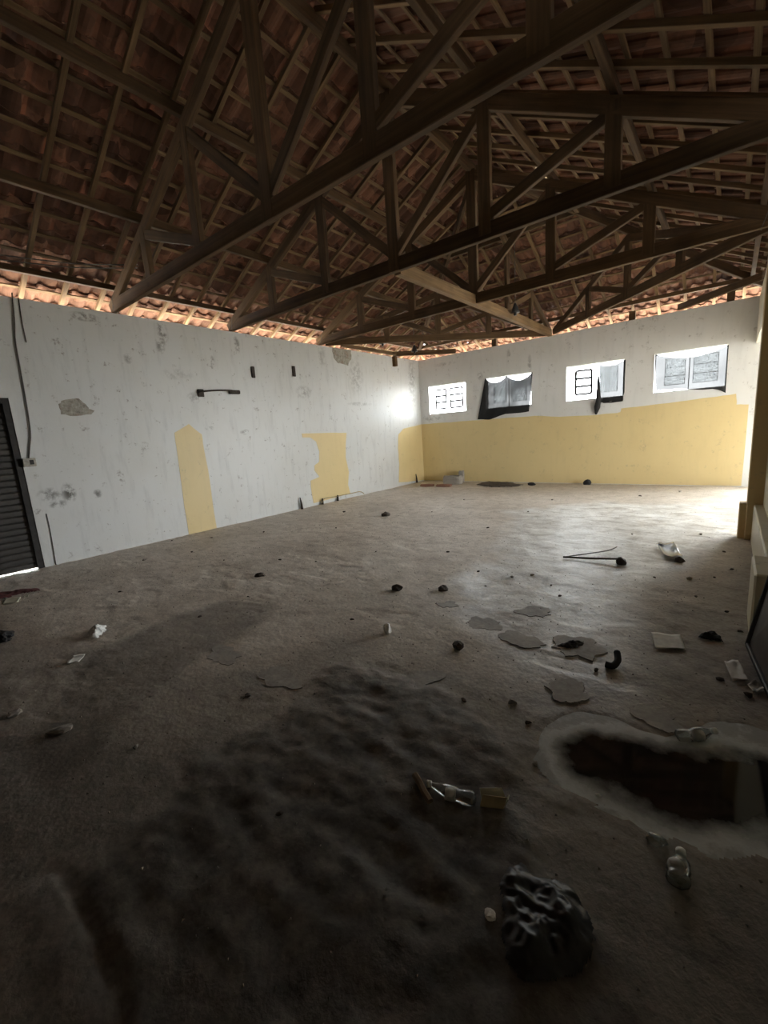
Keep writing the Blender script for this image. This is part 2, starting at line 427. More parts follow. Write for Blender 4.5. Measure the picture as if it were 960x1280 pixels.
P_SOIL = fpoly([(440, 822), (405, 835), (378, 862), (330, 905), (285, 940), (235, 975), (150, 1040), (62, 1105), (95, 1200), (140, 1279)]) + \
    [(6.2, -.6), (7.5, -.6), (7.5, .9)] + fpoly([(760, 1230), (700, 1090), (668, 1000), (655, 945), (600, 905), (545, 868), (490, 845)])
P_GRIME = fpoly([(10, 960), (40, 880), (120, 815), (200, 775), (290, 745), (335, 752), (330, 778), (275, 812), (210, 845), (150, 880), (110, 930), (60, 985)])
PO = fpoly([(672, 925), (680, 906), (700, 894), (730, 890), (765, 896), (800, 911), (832, 920), (860, 912), (890, 902), (930, 904), (958, 914)]) + [(7.57, 2.15), (7.57, 1.62)] + \
    fpoly([(950, 1062), (890, 1070), (850, 1045), (815, 1040), (770, 1016), (735, 1000), (700, 985), (680, 965), (672, 945)])
P_DIRT_SHADE = fpoly([(0, 800), (120, 812), (230, 838), (330, 850), (430, 812), (520, 828), (610, 842), (680, 862), (760, 825), (790, 785), (850, 728), (958, 690)]) + [(7.8, 4.9), (7.8, -7), (-1, -7), (-1, .9)]  # brown dirt, spread further to paint in the right wall's shade
P_PALE = fpoly([(640, 640), (760, 628), (900, 632), (925, 660), (850, 705), (790, 745), (775, 790), (815, 835), (800, 870), (700, 885), (640, 850), (600, 790), (560, 765), (600, 720), (640, 680)])
def sstep(x, a, b): t = np.clip((x - a) / (b - a), 0, 1); return t * t * (3 - 2 * t)
def masks(x, y):
    w = fbm(x, y, 2.2, 5) * .22
    soil = sstep(sdf(x, y, P_SOIL) + w * .6 + fbm(x, y, 9, 8) * .09, -.07, .12)
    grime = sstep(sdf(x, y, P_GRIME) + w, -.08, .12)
    pale = sstep(sdf(x, y, P_PALE) + w * 1.6, -.25, .22)
    dirt = sstep(sdf(x, y, P_DIRT_SHADE) + w * 2.0, -.4, .30)  # brown dirt together with the right wall's painted-in shade
    near_shade = sstep(sdf(x, y, P_NEAR_SHADE) + w * 1.6, -.35, .30)
    return soil, grime, pale, dirt, near_shade
def fheight(x, y):
    soil, grime, pale, _, _ = masks(x, y)
    h = fbm(x, y, 1.3, 21) * .008 + fbm(x, y, 7, 31) * .0035
    ridg = 1 - np.abs(fbm(x + .3 * y, y * 1.7, 3.2, 41)) * 2.2
    rid2 = 1 - np.abs(fbm(x * 1.2 - .5 * y, y * 1.9, 7.5, 45)) * 2.4
    h = h + soil * (.002 + ridg * .015 + rid2 * .0045 + fbm(x, y, 22, 51) * .006)
    crack = np.abs(sdf(x, y, P_CRACK)); h = h + .010 * np.exp(-(crack / .018) ** 2) - .008 * np.exp(-((crack - .035) / .02) ** 2)
    h = h - grime * .008
    broken = sstep(fbm(x * .8, y, 3.1, 61, 5), .20, .225)          # worn-through islands in the screed
    h = h - broken * .005 * (1 - soil)
    pu_ = sstep(sdf(x, y, PO), -.03, .05)
    h = h * (1 - pu_) - .008 * pu_
    return np.minimum(h, .05)
def fz(x, y): return float(fheight(np.array([x]), np.array([y]))[0])

# ------------------------------------------------------------------ structure: ground, floor, walls
g = boxes('ground_outside', [((-30, -30, -.30), (40, 50, -.06))], M_ground); tag(g, kind='structure')
xs = np.arange(-.15, W + .181, .03)
ys = np.concatenate([np.arange(YF - .1, .2, .08), np.arange(.2, 3.6, .022), np.arange(3.6, 6.5, .04), np.arange(6.5, L + .12, .07)])
GX, GY = np.meshgrid(xs, ys); gx, gy = GX.ravel(), GY.ravel()
gz = fheight(gx, gy); nx, ny = len(xs), len(ys)
idx = np.arange(nx * ny).reshape(ny, nx)
quads = np.stack([idx[:-1, :-1].ravel(), idx[:-1, 1:].ravel(), idx[1:, 1:].ravel(), idx[1:, :-1].ravel()], 1)
me = mesh('floor', np.stack([gx, gy, gz], 1), quads.tolist(), True)
for n, a in zip(('soil', 'grime', 'pale', 'dirt', 'near_shade'), masks(gx, gy)):
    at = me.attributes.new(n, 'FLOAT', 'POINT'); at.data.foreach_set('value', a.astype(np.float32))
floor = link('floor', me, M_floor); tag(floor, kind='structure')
# patches of cement with an edge of their own
PATCH = [([(622, 793), (640, 789), (668, 796), (680, 803), (672, 811), (650, 808), (628, 801)], .012),
         ([(585, 775), (600, 770), (622, 776), (626, 785), (606, 788), (590, 784)], .010),
         ([(683, 855), (700, 850), (722, 852), (733, 862), (735, 874), (718, 881), (698, 874)], .016),
         ([(785, 884), (800, 880), (830, 886), (850, 902), (846, 916), (826, 918), (800, 906)], .016),
         ([(690, 800), (715, 795), (745, 800), (757, 812), (745, 824), (715, 820), (698, 812)], .012),
         ([(495, 850), (515, 842), (545, 840), (552, 850), (530, 862), (508, 864)], .012),
         ([(545, 755), (562, 751), (574, 755), (566, 760), (550, 760)], .008),
         ([(262, 813), (278, 803), (298, 812), (300, 823), (280, 832), (264, 826)], .010),
         ([(320, 840), (345, 832), (372, 842), (378, 856), (355, 862), (330, 855)], .012),
         ([(640, 765), (668, 757), (690, 762), (684, 770), (655, 772)], .008)]
for poly, th in PATCH:
    q = [onz(u, v) for u, v in poly]; cx = np.mean([p[0] for p in q]); cy = np.mean([p[1] for p in q])
    z = fz(cx, cy) - .004
    for _ in range(1):
        n_ = len(q); q = [w for k in range(n_) for w in (q[k] * .75 + q[(k + 1) % n_] * .25, q[k] * .25 + q[(k + 1) % n_] * .75)]
    ce = sum(q) / len(q); q2 = []
    for k in range(len(q)):
        for w_ in (q[k], q[k] * .5 + q[(k + 1) % len(q)] * .5):
            an = math.atan2(w_[1] - ce[1], w_[0] - ce[0]); e_ = mnoise.noise(Vector((math.cos(an) * 1.7 + cx * 9, math.sin(an) * 1.7, cy * 7))) * .55 + mnoise.noise(Vector((math.cos(an) * 5 + cx, math.sin(an) * 5, cy))) * .22
            q2.append(ce + (w_ - ce) * (1 + e_))
    q = q2
    slab('cement_patch', [(p[0], p[1], z) for p in q], (0, 0, 1), th * .35 + .004, M_patch, floor, .006, 2)

T = .16
DY0, DY1, DZ = -3.4, 1.46, 2.27  # shutter widened out of view so its dark steel dims the near room
wl = boxes('wall_left', [((-T, YF, -.06), (0, DY0, H)), ((-T, DY0, DZ), (0, DY1, H)), ((-T, DY1, -.06), (0, L + T, H))], M_wall); tag(wl, kind='structure')
lst = []; x0 = 0.0
for a, b in WINS:
    lst.append(((x0, L, -.06), (a, L + T, H))); lst.append(((a, L, -.06), (b, L + T, WZ0))); lst.append(((a, L, WZ1), (b, L + T, H))); x0 = b
lst.append(((x0, L, -.06), (BX0, L + T, H))); lst.append(((BX0, L, BZ), (BX1, L + T, H))); lst.append(((BX1, L, -.06), (12.6, L + T, H)))
wb = boxes('wall_back', lst, M_wallb); tag(wb, kind='structure')
wr = boxes('wall_right', [((W, OY0, OZ1), (W + .14, L, H)), ((W + .07, YF, -.06), (W + .21, OY0 - .22, H))], M_cream); tag(wr, kind='structure')
sb_ = boxes('wall_side_bay', [((12.45, YF, -.06), (12.6, SY0, 3.3)), ((12.45, SY1, -.06), (12.6, L, 3.3)), ((12.45, SY0, SZ1), (12.6, SY1, 3.3)), ((12.45, SY0, -.06), (12.6, SY1, SZ0)), ((W + .21, YF, -.06), (12.45, YF + .15, 3.3))], M_wallb); tag(sb_, 'far wall of the side bay beyond the wide opening', kind='structure')
sc_ = boxes('ceiling_side_bay', [((W + .15, YF, 3.30), (12.6, L, 3.38))], M_dark_plaster); tag(sc_, 'low dark roof over the side bay', kind='structure')
sf_ = boxes('floor_side_bay', [((W + .18, YF, -.058), (12.6, L + .1, -.012))], M_ground); tag(sf_, 'cement floor of the side bay', kind='structure')
# gabled front wall behind the camera
za = 3.88; zr = za + .49 * W / 2
wf = slab('wall_front', [(-T, YF, -.06), (W + .2, YF, -.06), (W + .2, YF, za - .05), (W / 2, YF, zr - .05), (-T, YF, za - .05)], (0, -1, 0), .15, M_dark_plaster)
tag(wf, kind='structure')
# pillar with its base block, and the low ledge along the right wall
pil = boxes('trim_1', [((W - .07, OY0 - .22, -.02), (W + .21, OY0, H))], M_pillar, None, .008); tag(pil, 'yellow pillar with painted-in shade at the side of the wide opening', kind='structure')
boxes('pillar_base', [((W - .135, OY0 - .17, -.02), (W + .10, OY0 - .01, .42))], M_pillar, pil, .01)
led = boxes('trim_2', [((W - .01, 4.05, -.02), (W + .08, OY0 - .23, .42))], M_cream, None, .01); tag(led, 'low cream ledge along the foot of the right wall', kind='structure')
st = boxes('trim_3', [((W - .09, 3.55, -.02), (W + .08, 4.04, .44))], M_cream, None, .012); tag(st, 'low pale stub wall at the foot of the right wall', kind='structure')

# paint fields and bare spots: thin layers of their own on the walls
def back(px, off=0.0): return [tuple(ony(u, v, L - off)) for u, v in px]
def left(px, off=0.0): return [tuple(onx(u, v, off)) for u, v in px]
topb = [(0.0, 1.70), (.4, 1.705), (1.0, 1.69), (1.7, 1.695), (2.3, 1.685), (2.9, 1.69), (3.4, 1.68), (4.0, 1.62), (4.6, 1.60), (5.22, 1.60), (5.31, 1.615),
        (5.33, 1.70), (5.8, 1.72), (6.4, 1.745), (7.0, 1.78), (7.30, 1.80), (7.32, 1.60), (7.50, 1.585)]
slab('yellow_paint_field', [(x, L, z + random.uniform(-.006, .006)) for x, z in topb] + [(7.49, L, .01), (0, L, .01)], (0, -1, 0), .004, M_yellow, wb, .006, 3)
slab('yellow_paint_field', left([(218, 541), (236, 530), (252, 543), (255, 562), (262, 600), (271, 661), (236, 668), (228, 615), (222, 570)]), (1, 0, 0), .004, M_yellow, wl, .008, 3)
slab('yellow_paint_field', left([(377, 542), (410, 541), (433, 541), (432, 556), (432, 572), (436, 590), (435, 606), (438, 617), (392, 629), (389, 612), (388, 601), (399, 596), (393, 588), (393, 582), (399, 577), (399, 564), (395, 552), (388, 547), (378, 547)]), (1, 0, 0), .004, M_yellow, wl, .004, 3)
q = left([(504, 536), (498, 543), (497.5, 560), (499, 580), (498.5, 603)])
slab('yellow_paint_field', q + [(0, L, .02), (0, L, 1.70)], (1, 0, 0), .004, M_yellow, wl, .008, 3)
slab('bare_mortar_patch', left([(73, 505), (80, 500), (98, 498), (107, 505), (111, 511), (118, 513), (114, 518), (95, 520), (76, 518)]), (1, 0, 0), .003, M_mortar, wl, .014, 3)
slab('bare_mortar_patch', left([(415, 434), (439, 437), (439, 449), (435, 457), (422, 454), (417, 447)]), (1, 0, 0), .003, M_mortar, wl, .02, 3)
# torn edges along the foot of the left wall
# small embedded stubs
boxes('timber_stub', [((0, 9.70, 3.27), (.10, 9.80, 3.52))], M_wood, wl)

# windows: white frame, mullion, two sashes of three panes with thin bars
for wi, (a, b) in enumerate(WINS):
    w = empty('window_%d' % (wi + 1), (a, L, WZ0)); tag(w, kind='structure')
    y0, y1 = L + .07, L + .095; t = .018
    boxes('window_frame', [((a, y0, WZ0), (a + t, y1, WZ1)), ((b - t, y0, WZ0), (b, y1, WZ1)), ((a, y0, WZ0), (b, y1, WZ0 + t)), ((a, y0, WZ1 - t), (b, y1, WZ1))], M_white_paint, w)
    for o in (w.children): pass
    mid = (a + b) / 2
    boxes('mullion', [((mid - .007, y0, WZ0 + t), (mid + .007, y1, WZ1 - t))], M_white_paint, w)
    for sx in (0, 1):
        s0 = a + .19 if sx == 0 else mid + .07; s1 = mid - .07 if sx == 0 else b - .14
        z0, z1 = WZ0 + .14, WZ1 - .12; un = wi == 0 or (wi == 2 and sx == 0); r = .024 if un else .004; MB = M_metal_dark if un else M_bar
        for k in range(4):
            z = z0 + (z1 - z0) * k / 3
            boxes('bar', [((s0, y0 + .005, z - r), (s1, y0 + .017, z + r))], MB, w)
        for x in (s0, s1):
            boxes('bar', [((x - r, y0 + .005, z0), (x + r, y0 + .017, z1))], MB, w)
        for k in range(3):
            za_ = z0 + (z1 - z0) * k / 3; zb_ = z0 + (z1 - z0) * (k + 1) / 3
            boxes('pane', [((s0 + r, y0 + .009, za_ + r), (s1 - r, y0 + .012, zb_ - r))], M_glass, w)

# roller shutter door in the left wall
dr = empty('door_1', (-.05, DY0, 0)); tag(dr, 'dark roller shutter door at the left edge', kind='structure')
ns = 28; sh = (DZ - .012) / ns
prof = [(-.060, 0), (-.052, .18), (-.050, .5), (-.052, .82), (-.060, 1.0)]
v = []; f = []
for yy in (DY0 + .05, DY1 - .05):
    for px, pz in prof: v.append((px, yy, pz * sh))
    for px, pz in prof[::-1]: v.append((px - .004, yy, pz * sh))
m_ = 10
for k in range(m_): f.append((k, (k + 1) % m_, m_ + (k + 1) % m_, m_ + k))
f.append(tuple(range(m_))); f.append(tuple(range(m_, 2 * m_))[::-1])
slat_me = mesh('shutter_slat', v, f); slat_me.materials.append(M_shutter)
for k in range(ns):
    link('shutter_slat', slat_me, None, dr, Matrix.Translation((0, 0, .012 + k * sh)))
boxes('guide_rail', [((-.10, DY1 - .07, 0), (-.01, DY1, DZ))], M_metal_dark, dr)
boxes('guide_rail', [((-.10, DY0, 0), (-.01, DY0 + .07, DZ))], M_metal_dark, dr)
boxes('lintel_rail', [((-.11, DY0 + .07, DZ - .07), (-.012, DY1 - .07, DZ))], M_metal_dark, dr)

# ------------------------------------------------------------------ roof: rafters, battens, tiles
SL = .49; CA = math.atan(SL); COS = math.cos(CA); SIN = math.sin(CA)
zc = lambda d: 3.62 + SL * d                 # centre line of truss top chords at distance d from the wall
ZP, ZR, ZB, ZT = .133, .216, .253, .266      # purlin, rafter, batten centres and tile bed above zc
OV = .58
ceil = empty('ceiling', (W / 2, 4.0, H)); tag(ceil, 'open timber roof of clay tiles on battens', kind='structure')
HL = W / 2
YR = L - HL                                  # where the ridge meets the hips
Y0 = YF - .2
LEFT = lambda d, s, h: (d, s, zc(d) + h)
RIGHT = lambda d, s, h: (W - d, s, zc(d) + h)
BACK = lambda d, s, h: (s, L - d, zc(d) + h)
upv = {'l': (-SIN, 0, COS), 'r': (SIN, 0, COS), 'b': (0, SIN, COS)}
# purlins and wall plates
for d in (.13, 1.255, 2.51):
    h = .11 if d > 1 else .075; ZP = .133 if d > 1 else .150
    beam('purlin', LEFT(d, Y0 + .25, ZP), LEFT(d, L - d, ZP), .06, h, M_wood, ceil)
    beam('purlin', RIGHT(d, Y0 + .25, ZP), RIGHT(d, L - d, ZP), .06, h, M_wood, ceil)
    beam('purlin', BACK(d, d + .03, ZP), BACK(d, W - d - .03, ZP), .06, h, M_wood, ceil)
beam('ridge_beam', (HL, Y0 + .25, zc(HL) + .12), (HL, YR + .05, zc(HL) + .12), .06, .15, M_wood, ceil)
for sx in (0, 1):
    a = (-.25, L + .25, zc(-.25) + .13) if sx == 0 else (W + .25, L + .25, zc(-.25) + .13)
    beam('hip_rafter', a, (HL, YR, zc(HL) + .13), .06, .14, M_wood, ceil)
# rafters
for y in np.arange(Y0 + .2, L + OV - .05, .46):
    d1 = min(HL - .02, L - y)
    if d1 < -OV + .1: continue
    for fn, k in ((LEFT, 'l'), (RIGHT, 'r')):
        beam('rafter', fn(-OV, y, ZR), fn(d1, y + random.uniform(-.02, .02), ZR), .05, .05, M_rafter, ceil, upv[k], .003)
for x in np.arange(-OV + .06, W + OV, .46):
    d1 = min(x, W - x, HL)
    if d1 < -OV + .1: continue
    beam('rafter', BACK(-OV, x, ZR), BACK(d1, x + random.uniform(-.02, .02), ZR), .05, .05, M_rafter, ceil, upv['b'], .003)
# battens
GA = .31; GD = GA * COS
rows = int((HL + OV) / GD)
for r in range(rows + 1):
    d = -OV + .03 + r * GD
    if d > HL - .03: break
    beam('batten', LEFT(d, Y0, ZB), LEFT(d, L - d, ZB), .045, .018, M_rafter, ceil, upv['l'], .002, .002)
    beam('batten', RIGHT(d, Y0, ZB), RIGHT(d, L - d, ZB), .045, .018, M_rafter, ceil, upv['r'], .002, .002)
    if W - 2 * d > .1:
        beam('batten', BACK(d, d, ZB), BACK(d, W - d, ZB), .045, .018, M_rafter, ceil, upv['b'], .002, .002)
# one clay tile: trough and roll, thick, u across, v up the slope
TW, TL = .205, .41
up_ = [0, .018, .05, .085, .115, .145, .175, .205, .228]
wp_ = [.018, .006, 0.0, .004, .020, .044, .050, .040, .022]
V = []
for vv, lift in ((0.0, .047), (TL, .0)):
    for u, w in zip(up_, wp_): V.append((u - TW / 2, vv, w + lift))
    for u, w in zip(up_[::-1], wp_[::-1]): V.append((u - TW / 2, vv, w + lift + .013))
n2 = 2 * len(up_)
F = [(k, (k + 1) % n2, n2 + (k + 1) % n2, n2 + k) for k in range(n2)]
nn = len(up_)
for base in (0, n2):
    for k in range(nn - 1):
        q4 = (base + k, base + k + 1, base + n2 - 2 - k, base + n2 - 1 - k)
        F.append(q4[::-1] if base == 0 else q4)
TV = np.array(V)
tile_me = mesh('tile', V, [t[::-1] for t in F]); tile_me.materials.append(M_tile)
bm = bmesh.new(); bm.from_mesh(tile_me); bmesh.ops.recalc_face_normals(bm, faces=bm.faces[:]); bm.to_mesh(tile_me); bm.free()
TF = [tuple(p.vertices) for p in tile_me.polygons]
mats = []
for side in 'lrb':
    lo, hi = (-OV, W + OV) if side == 'b' else (Y0, L + OV)
    for r in range(-1, rows + 1):
        d = -OV - .04 + r * GD + .02
        for s in np.arange(lo, hi, TW):
            s2 = s + random.uniform(-.006, .006); dj = d + random.uniform(-.012, .012)
            dc = dj + GD * .6
            if dc > HL + .05: continue
            if side == 'b':
                if min(s2, W - s2) < dc - .16: continue
                P = BACK(dj, s2, ZT); U = Vector((-1, 0, 0)); Vv = Vector((0, -COS, SIN))
            elif side == 'l':
                if L - s2 < dc - .16: continue
                P = LEFT(dj, s2, ZT); U = Vector((0, -1, 0)); Vv = Vector((COS, 0, SIN)); U = Vector((0, -1, 0))
            else:
                if L - s2 < dc - .16: continue
                P = RIGHT(dj, s2, ZT); U = Vector((0, 1, 0)); Vv = Vector((-COS, 0, SIN))
            N = U.cross(Vv)
            ctr = Vector(P) + Vv * .17
            slip = math.hypot(ctr.x - 2.75, ctr.y - 4.0) < .13
            if math.hypot(ctr.x - 4.86, ctr.y - 7.39) < .17: continue
            M = Matrix((U, Vv, N)).transposed().to_4x4(); M.translation = Vector(P) + N * .004
            M = M @ Matrix.Rotation(random.gauss(0, .012), 4, 'Z') @ Matrix.Rotation(random.gauss(0, .008), 4, 'Y')
            if slip: M = M @ Matrix.Rotation(.16, 4, 'Z') @ Matrix.Translation((0.01, -.02, .012))
            mats.append(np.array(M))
A = np.array(mats)
quad = np.array([(-.1, 0, 0, 1), (.1, 0, 0, 1), (.1, TL, 0, 1), (-.1, TL, 0, 1)])
Q = np.einsum('nij,kj->nki', A, quad)[..., :3]
pu, pv, pd = project(Q)
vis = (pd.min(1) > .3) & (pu.min(1) > 0) & (pu.max(1) < 960) & (pv.min(1) > 0) & (pv.max(1) < 1280)
area = .5 * np.abs((pu[:, 2] - pu[:, 0]) * (pv[:, 3] - pv[:, 1]) - (pu[:, 3] - pu[:, 1]) * (pv[:, 2] - pv[:, 0]))
area[~vis] = 0
order = np.argsort(-area); single = set(order[:300].tolist())
for i in sorted(single):
    link('tile', tile_me, None, ceil, Matrix([list(r) for r in A[i]]))
rest = [i for i in range(len(A)) if i not in single]
vh = np.concatenate([TV, np.ones((len(TV), 1))], 1)
RV = np.einsum('nij,kj->nki', A[rest], vh)[..., :3].reshape(-1, 3)
RF = []
nv = len(TV)
for k in range(len(rest)):
    o = k * nv; RF.extend([tuple(i + o for i in t) for t in TF])
me = bpy.data.meshes.new('tile_field'); me.from_pydata(RV.tolist(), [], RF); me.update()
o = link('tile_field', me, M_tile, ceil); tag(o, kind='stuff')
# ridge and hip cappings
def capping(p, q):
    p = Vector(p); q = Vector(q); n = int((q - p).length / .34)
    M = frame_mat(p, q); v = []; f = []
    for i, xx in enumerate((0, .40)):
        for k in range(9):
            an = math.pi * k / 8; r = .15 + (.012 if i == 0 else 0)
            v.append((xx, math.cos(an) * r, math.sin(an) * r * .75 - .03))
    for k in range(8): f.append((k, k + 1, 9 + k + 1, 9 + k))
    me = mesh('ridge_cap', v, f, True); me.materials.append(M_tile)
    me2 = me
    for i in range(n + 1):
        o = link('ridge_cap', me2, None, ceil, M @ Matrix.Translation((i * .34, 0, 0)))
        md = o.modifiers.new('thick', 'SOLIDIFY'); md.thickness = .014
capping((HL, Y0, zc(HL) + ZT + .09), (HL, YR - .1, zc(HL) + ZT + .09))
capping((-OV, L + OV, zc(-OV) + ZT + .08), (HL, YR, zc(HL) + ZT + .10))
capping((W + OV, L + OV, zc(-OV) + ZT + .08), (HL, YR, zc(HL) + ZT + .10))
# small packing blocks between wall top and wall plate
for u in (617, 790, 912):
    q = ony(u, 415 if u < 700 else 395, L); boxes('packing_block', [((q[0] - .06, L + .0, H), (q[0] + .06, L + .10, 3.70))], M_wood, ceil)

# ------------------------------------------------------------------ trusses
def truss(y, label):
    t = empty('roof_truss', (HL, y, 3.53)); tag(t, label, 'roof truss', 'roof trusses across the hall')
    e = .0
    beam('bottom_chord', (-.04, y, 3.61), (W + .04, y, 3.61), .065, .165, M_wood, t)
    for s in (0, 1):
        X = (lambda d: d) if s == 0 else (lambda d: W - d)
        beam('top_chord', (X(-.06), y, zc(-.06)), (X(HL), y, zc(HL)), .065, .145, M_wood, t)
        for d in (1.255, 2.51):
            beam('post', (X(d), y, 3.57), (X(d), y, zc(d) + .03), .07, .14, M_wood, t, (1, 0, 0))
        beam('diagonal', (X(1.27), y, zc(1.25) - .04), (X(2.50), y, 3.74), .058, .11, M_wood, t)
        beam('diagonal', (X(2.52), y, zc(2.5) - .04), (X(3.72), y, 3.76), .058, .11, M_wood, t)
        # wire lashing at the heel
        q = X(.10)
        tube('wire_lashing', [(q + .062 * math.cos(a) * .6, y + .045 * (1 if math.sin(a) > 0 else -1) * min(1, abs(math.sin(a)) * 1.6), 3.64 + .125 * math.cos(a)) for a in np.linspace(0, 2 * math.pi, 17)], .004, M_cable, t, 5)
    beam('king_post', (HL, y, 3.53), (HL, y, zc(HL) + .06), .075, .16, M_wood, t, (1, 0, 0))
    return t
truss(2.906, 'roof truss nearest the camera, its dark lower beam rising to the top edge')
truss(4.855, 'middle one of the three full roof trusses spanning the hall')
truss(7.06, 'farthest full roof truss, where the hip of the roof begins')
def half_span(name, A_, B_, label):
    """diagonal truss under a hip, from A to B with its peak in the middle"""
    A_ = Vector(A_); B_ = Vector(B_); t = empty(name, ((A_.x + B_.x) / 2, (A_.y + B_.y) / 2, 3.53)); tag(t, label, 'roof truss', 'diagonal hip trusses')
    P = lambda k, z: (A_.x + (B_.x - A_.x) * k, A_.y + (B_.y - A_.y) * k, z)
    zt = lambda k: zc(HL * min(k, 1 - k)) - .02
    beam('bottom_chord', P(0, 3.60), P(1, 3.60), .06, .145, M_wood, t)
    beam('top_chord', P(0, zt(0)), P(.5, zt(.5)), .06, .12, M_wood, t); beam('top_chord', P(1, zt(0)), P(.5, zt(.5)), .06, .12, M_wood, t)
    dirv = (B_ - A_).normalized()
    for k in (.27, .5, .73):
        beam('post', P(k, 3.56), P(k, zt(k)), .06, .13, M_wood, t, tuple(dirv))
    beam('diagonal', P(.28, zt(.27) - .03), P(.49, 3.70), .05, .10, M_wood, t); beam('diagonal', P(.72, zt(.27) - .03), P(.51, 3.70), .05, .10, M_wood, t)
    return t
half_span('hip_truss', (0.02, YR, 0), (HL - .1, L - .02, 0), 'diagonal hip truss running from the left wall to mid back wall')
half_span('hip_truss', (HL + .1, L - .02, 0), (W - .02, YR, 0), 'diagonal hip truss running from mid back wall to the right wall')
t = empty('half_truss', (HL, 9.0, 3.53)); tag(t, 'half truss with pale tie beam running lengthwise to the back wall', 'roof truss')
beam('tie_beam', (HL, 4.9, 3.585), (HL, L + .02, 3.585), .10, .16, M_rafter, t)
beam('top_chord', (HL, L, zc(0)), (HL, 7.10, zc(L - 7.1)), .06, .13, M_wood, t)
for d in (1.255, 2.51): beam('post', (HL, L - d, 3.62), (HL, L - d, zc(d)), .06, .13, M_wood, t, (0, 1, 0))
beam('diagonal', (HL, L - 1.27, zc(1.25) - .04), (HL, L - 2.5, 3.70), .05, .10, M_wood, t)
beam('diagonal', (HL, L - 2.52, zc(2.5) - .04), (HL, 7.15, 3.72), .05, .10, M_wood, t)
o = beam('corner_tie', (.0, 9.74, 3.59), (1.23, L, 3.59), .07, .12, M_wood); tag(o, 'short diagonal timber tying the left rear corner under the roof', 'timber beam')
o = beam('corner_tie', (W, 9.74, 3.59), (W - 1.23, L, 3.59), .07, .12, M_wood); tag(o, 'short diagonal timber tying the right rear corner under the roof', 'timber beam')
o = beam('loose_beam', (.10, 7.65, 3.58), (.10, 9.72, 3.58), .08, .08, M_rafter); tag(o, 'pale squared timber lying on top of the left wall', 'timber beam')

# ------------------------------------------------------------------ window nets
def net(name, top, bottom, sag, mat, label, off=.05, nu=36, nv_=20, wr=.02, seed=0):
    """cloth hung from the listed top points; bottom edge through the bottom points"""
    yp = L - off
    tp = [ony(u, v, yp) for u, v in top]; bt = [ony(u, v, yp) for u, v in bottom]
    def along(P, s):
        n = len(P) - 1; k = min(int(s * n), n - 1); f = s * n - k
        return P[k] * (1 - f) + P[k + 1] * f, f
    v = []; f = []
    for j in range(nv_ + 1):
        b = j / nv_
        for i in range(nu + 1):
            s = i / nu
            a, fr = along(tp, s); c, _ = along(bt, s)
            p = a * (1 - b) + c * b
            p = p.copy(); p[2] -= sag * 4 * fr * (1 - fr) * (1 - b) ** 2
            p[1] += wr * (math.sin(s * 17 + seed + 2.5 * b) * .5 + math.sin(s * 41 + b * 7 + seed) * .25) + .03 * b * (1 - b)
            p[1] = min(p[1], L - .012)
            p[2] += .012 * b * math.sin(s * 11 + seed)
            v.append(p)
    for j in range(nv_):
        for i in range(nu):
            k = j * (nu + 1) + i; f.append((k, k + 1, k + nu + 2, k + nu + 1))
    me = mesh(name, v, f, True); o = link(name, me, mat)
    tag(o, label, 'window net', 'nets hung over the windows'); return o
net('window_net', [(606, 472.5), (633, 469.5), (666, 465)], [(597, 525), (612, 524), (632, 518), (661, 514)], .15, M_net_dark, 'black net sagging in two swags over the second window from the left corner', seed=1)
n3 = net('window_net', [(748.5, 455), (781, 449.5)], [(751, 503), (779, 501)], .07, M_net, 'sheer net covering the right half of the third window', wr=.012, seed=3, nu=24)
net('window_net', [(819, 443), (911, 431)], [(819.5, 487), (860, 487), (890, 486), (907, 491)], .14, M_net, 'sheer net stretched over the rightmost window', wr=.014, seed=5)
# gathered tail of the third net
q0, q1, q2 = ony(748, 470, L - .05), ony(748, 500, L - .06), ony(745, 518, L - .05)
tube('gathered_tail', [q0, q1, (q1 + q2) / 2, q2], [.018, .055, .065, .02], M_cloth_black, n3, 8)
# dark doubled hem down the right edges
def hem(px, parent, w=.025):
    P = [ony(u, v, L - .045) for u, v in px]
    tube('hem', P, w, M_cloth_black, parent, 6)
hem([(781, 450), (780, 470), (779.5, 490), (778, 501), (765, 502.5), (754, 503)], n3, .018)

# ------------------------------------------------------------------ things fixed to the left wall
b = empty('wall_bracket', onx(298, 491)); tag(b, 'dark iron arm with tapered end fixed along the left wall', 'bracket')
p0 = onx(248, 490, .04); p1 = onx(268, 488, .09); p2 = onx(288, 488, .09); p3 = onx(298, 490, .05)
tube('arm', smooth_path([p0, p1, p2, p3], 5), .014, M_rust, b)
q = onx(293, 490, .05); boxes('end_plate', [((0.0, q[1] - .10, q[2] - .035), (.07, q[1] + .12, q[2] + .035))], M_rust, b, .015)
q = onx(250, 491, .0); boxes('wall_plate', [((0.0, q[1] - .05, q[2] - .07), (.03, q[1] + .06, q[2] + .06))], M_rust, b, .008)
for (u, v), lab in (((316, 465), 'small dark vertical iron slot plate on the left wall right of the iron arm'), ((367, 464), 'small dark iron peg high on the left wall')):
    q = onx(u, v); o = boxes('wall_anchor', [((0, q[1] - .045, q[2] - .11), (.03, q[1] + .035, q[2] + .10))], M_rust, None, .01); tag(o, lab, 'wall anchor')
c = empty('wall_cable', onx(36, 578)); tag(c, 'grey cable running down the left wall to a switch box', 'cable')
tube('cable', smooth_path([onx(u, v, .015) for u, v in ((15, 366), (18, 400), (19, 425), (25, 460), (33, 505), (38, 540), (37, 560), (36, 574))]), .008, M_cable, c)
q = onx(36, 578); sb = boxes('switch_box', [((0, q[1] - .07, q[2] - .055), (.045, q[1] + .07, q[2] + .055))], M_box, c, .006)
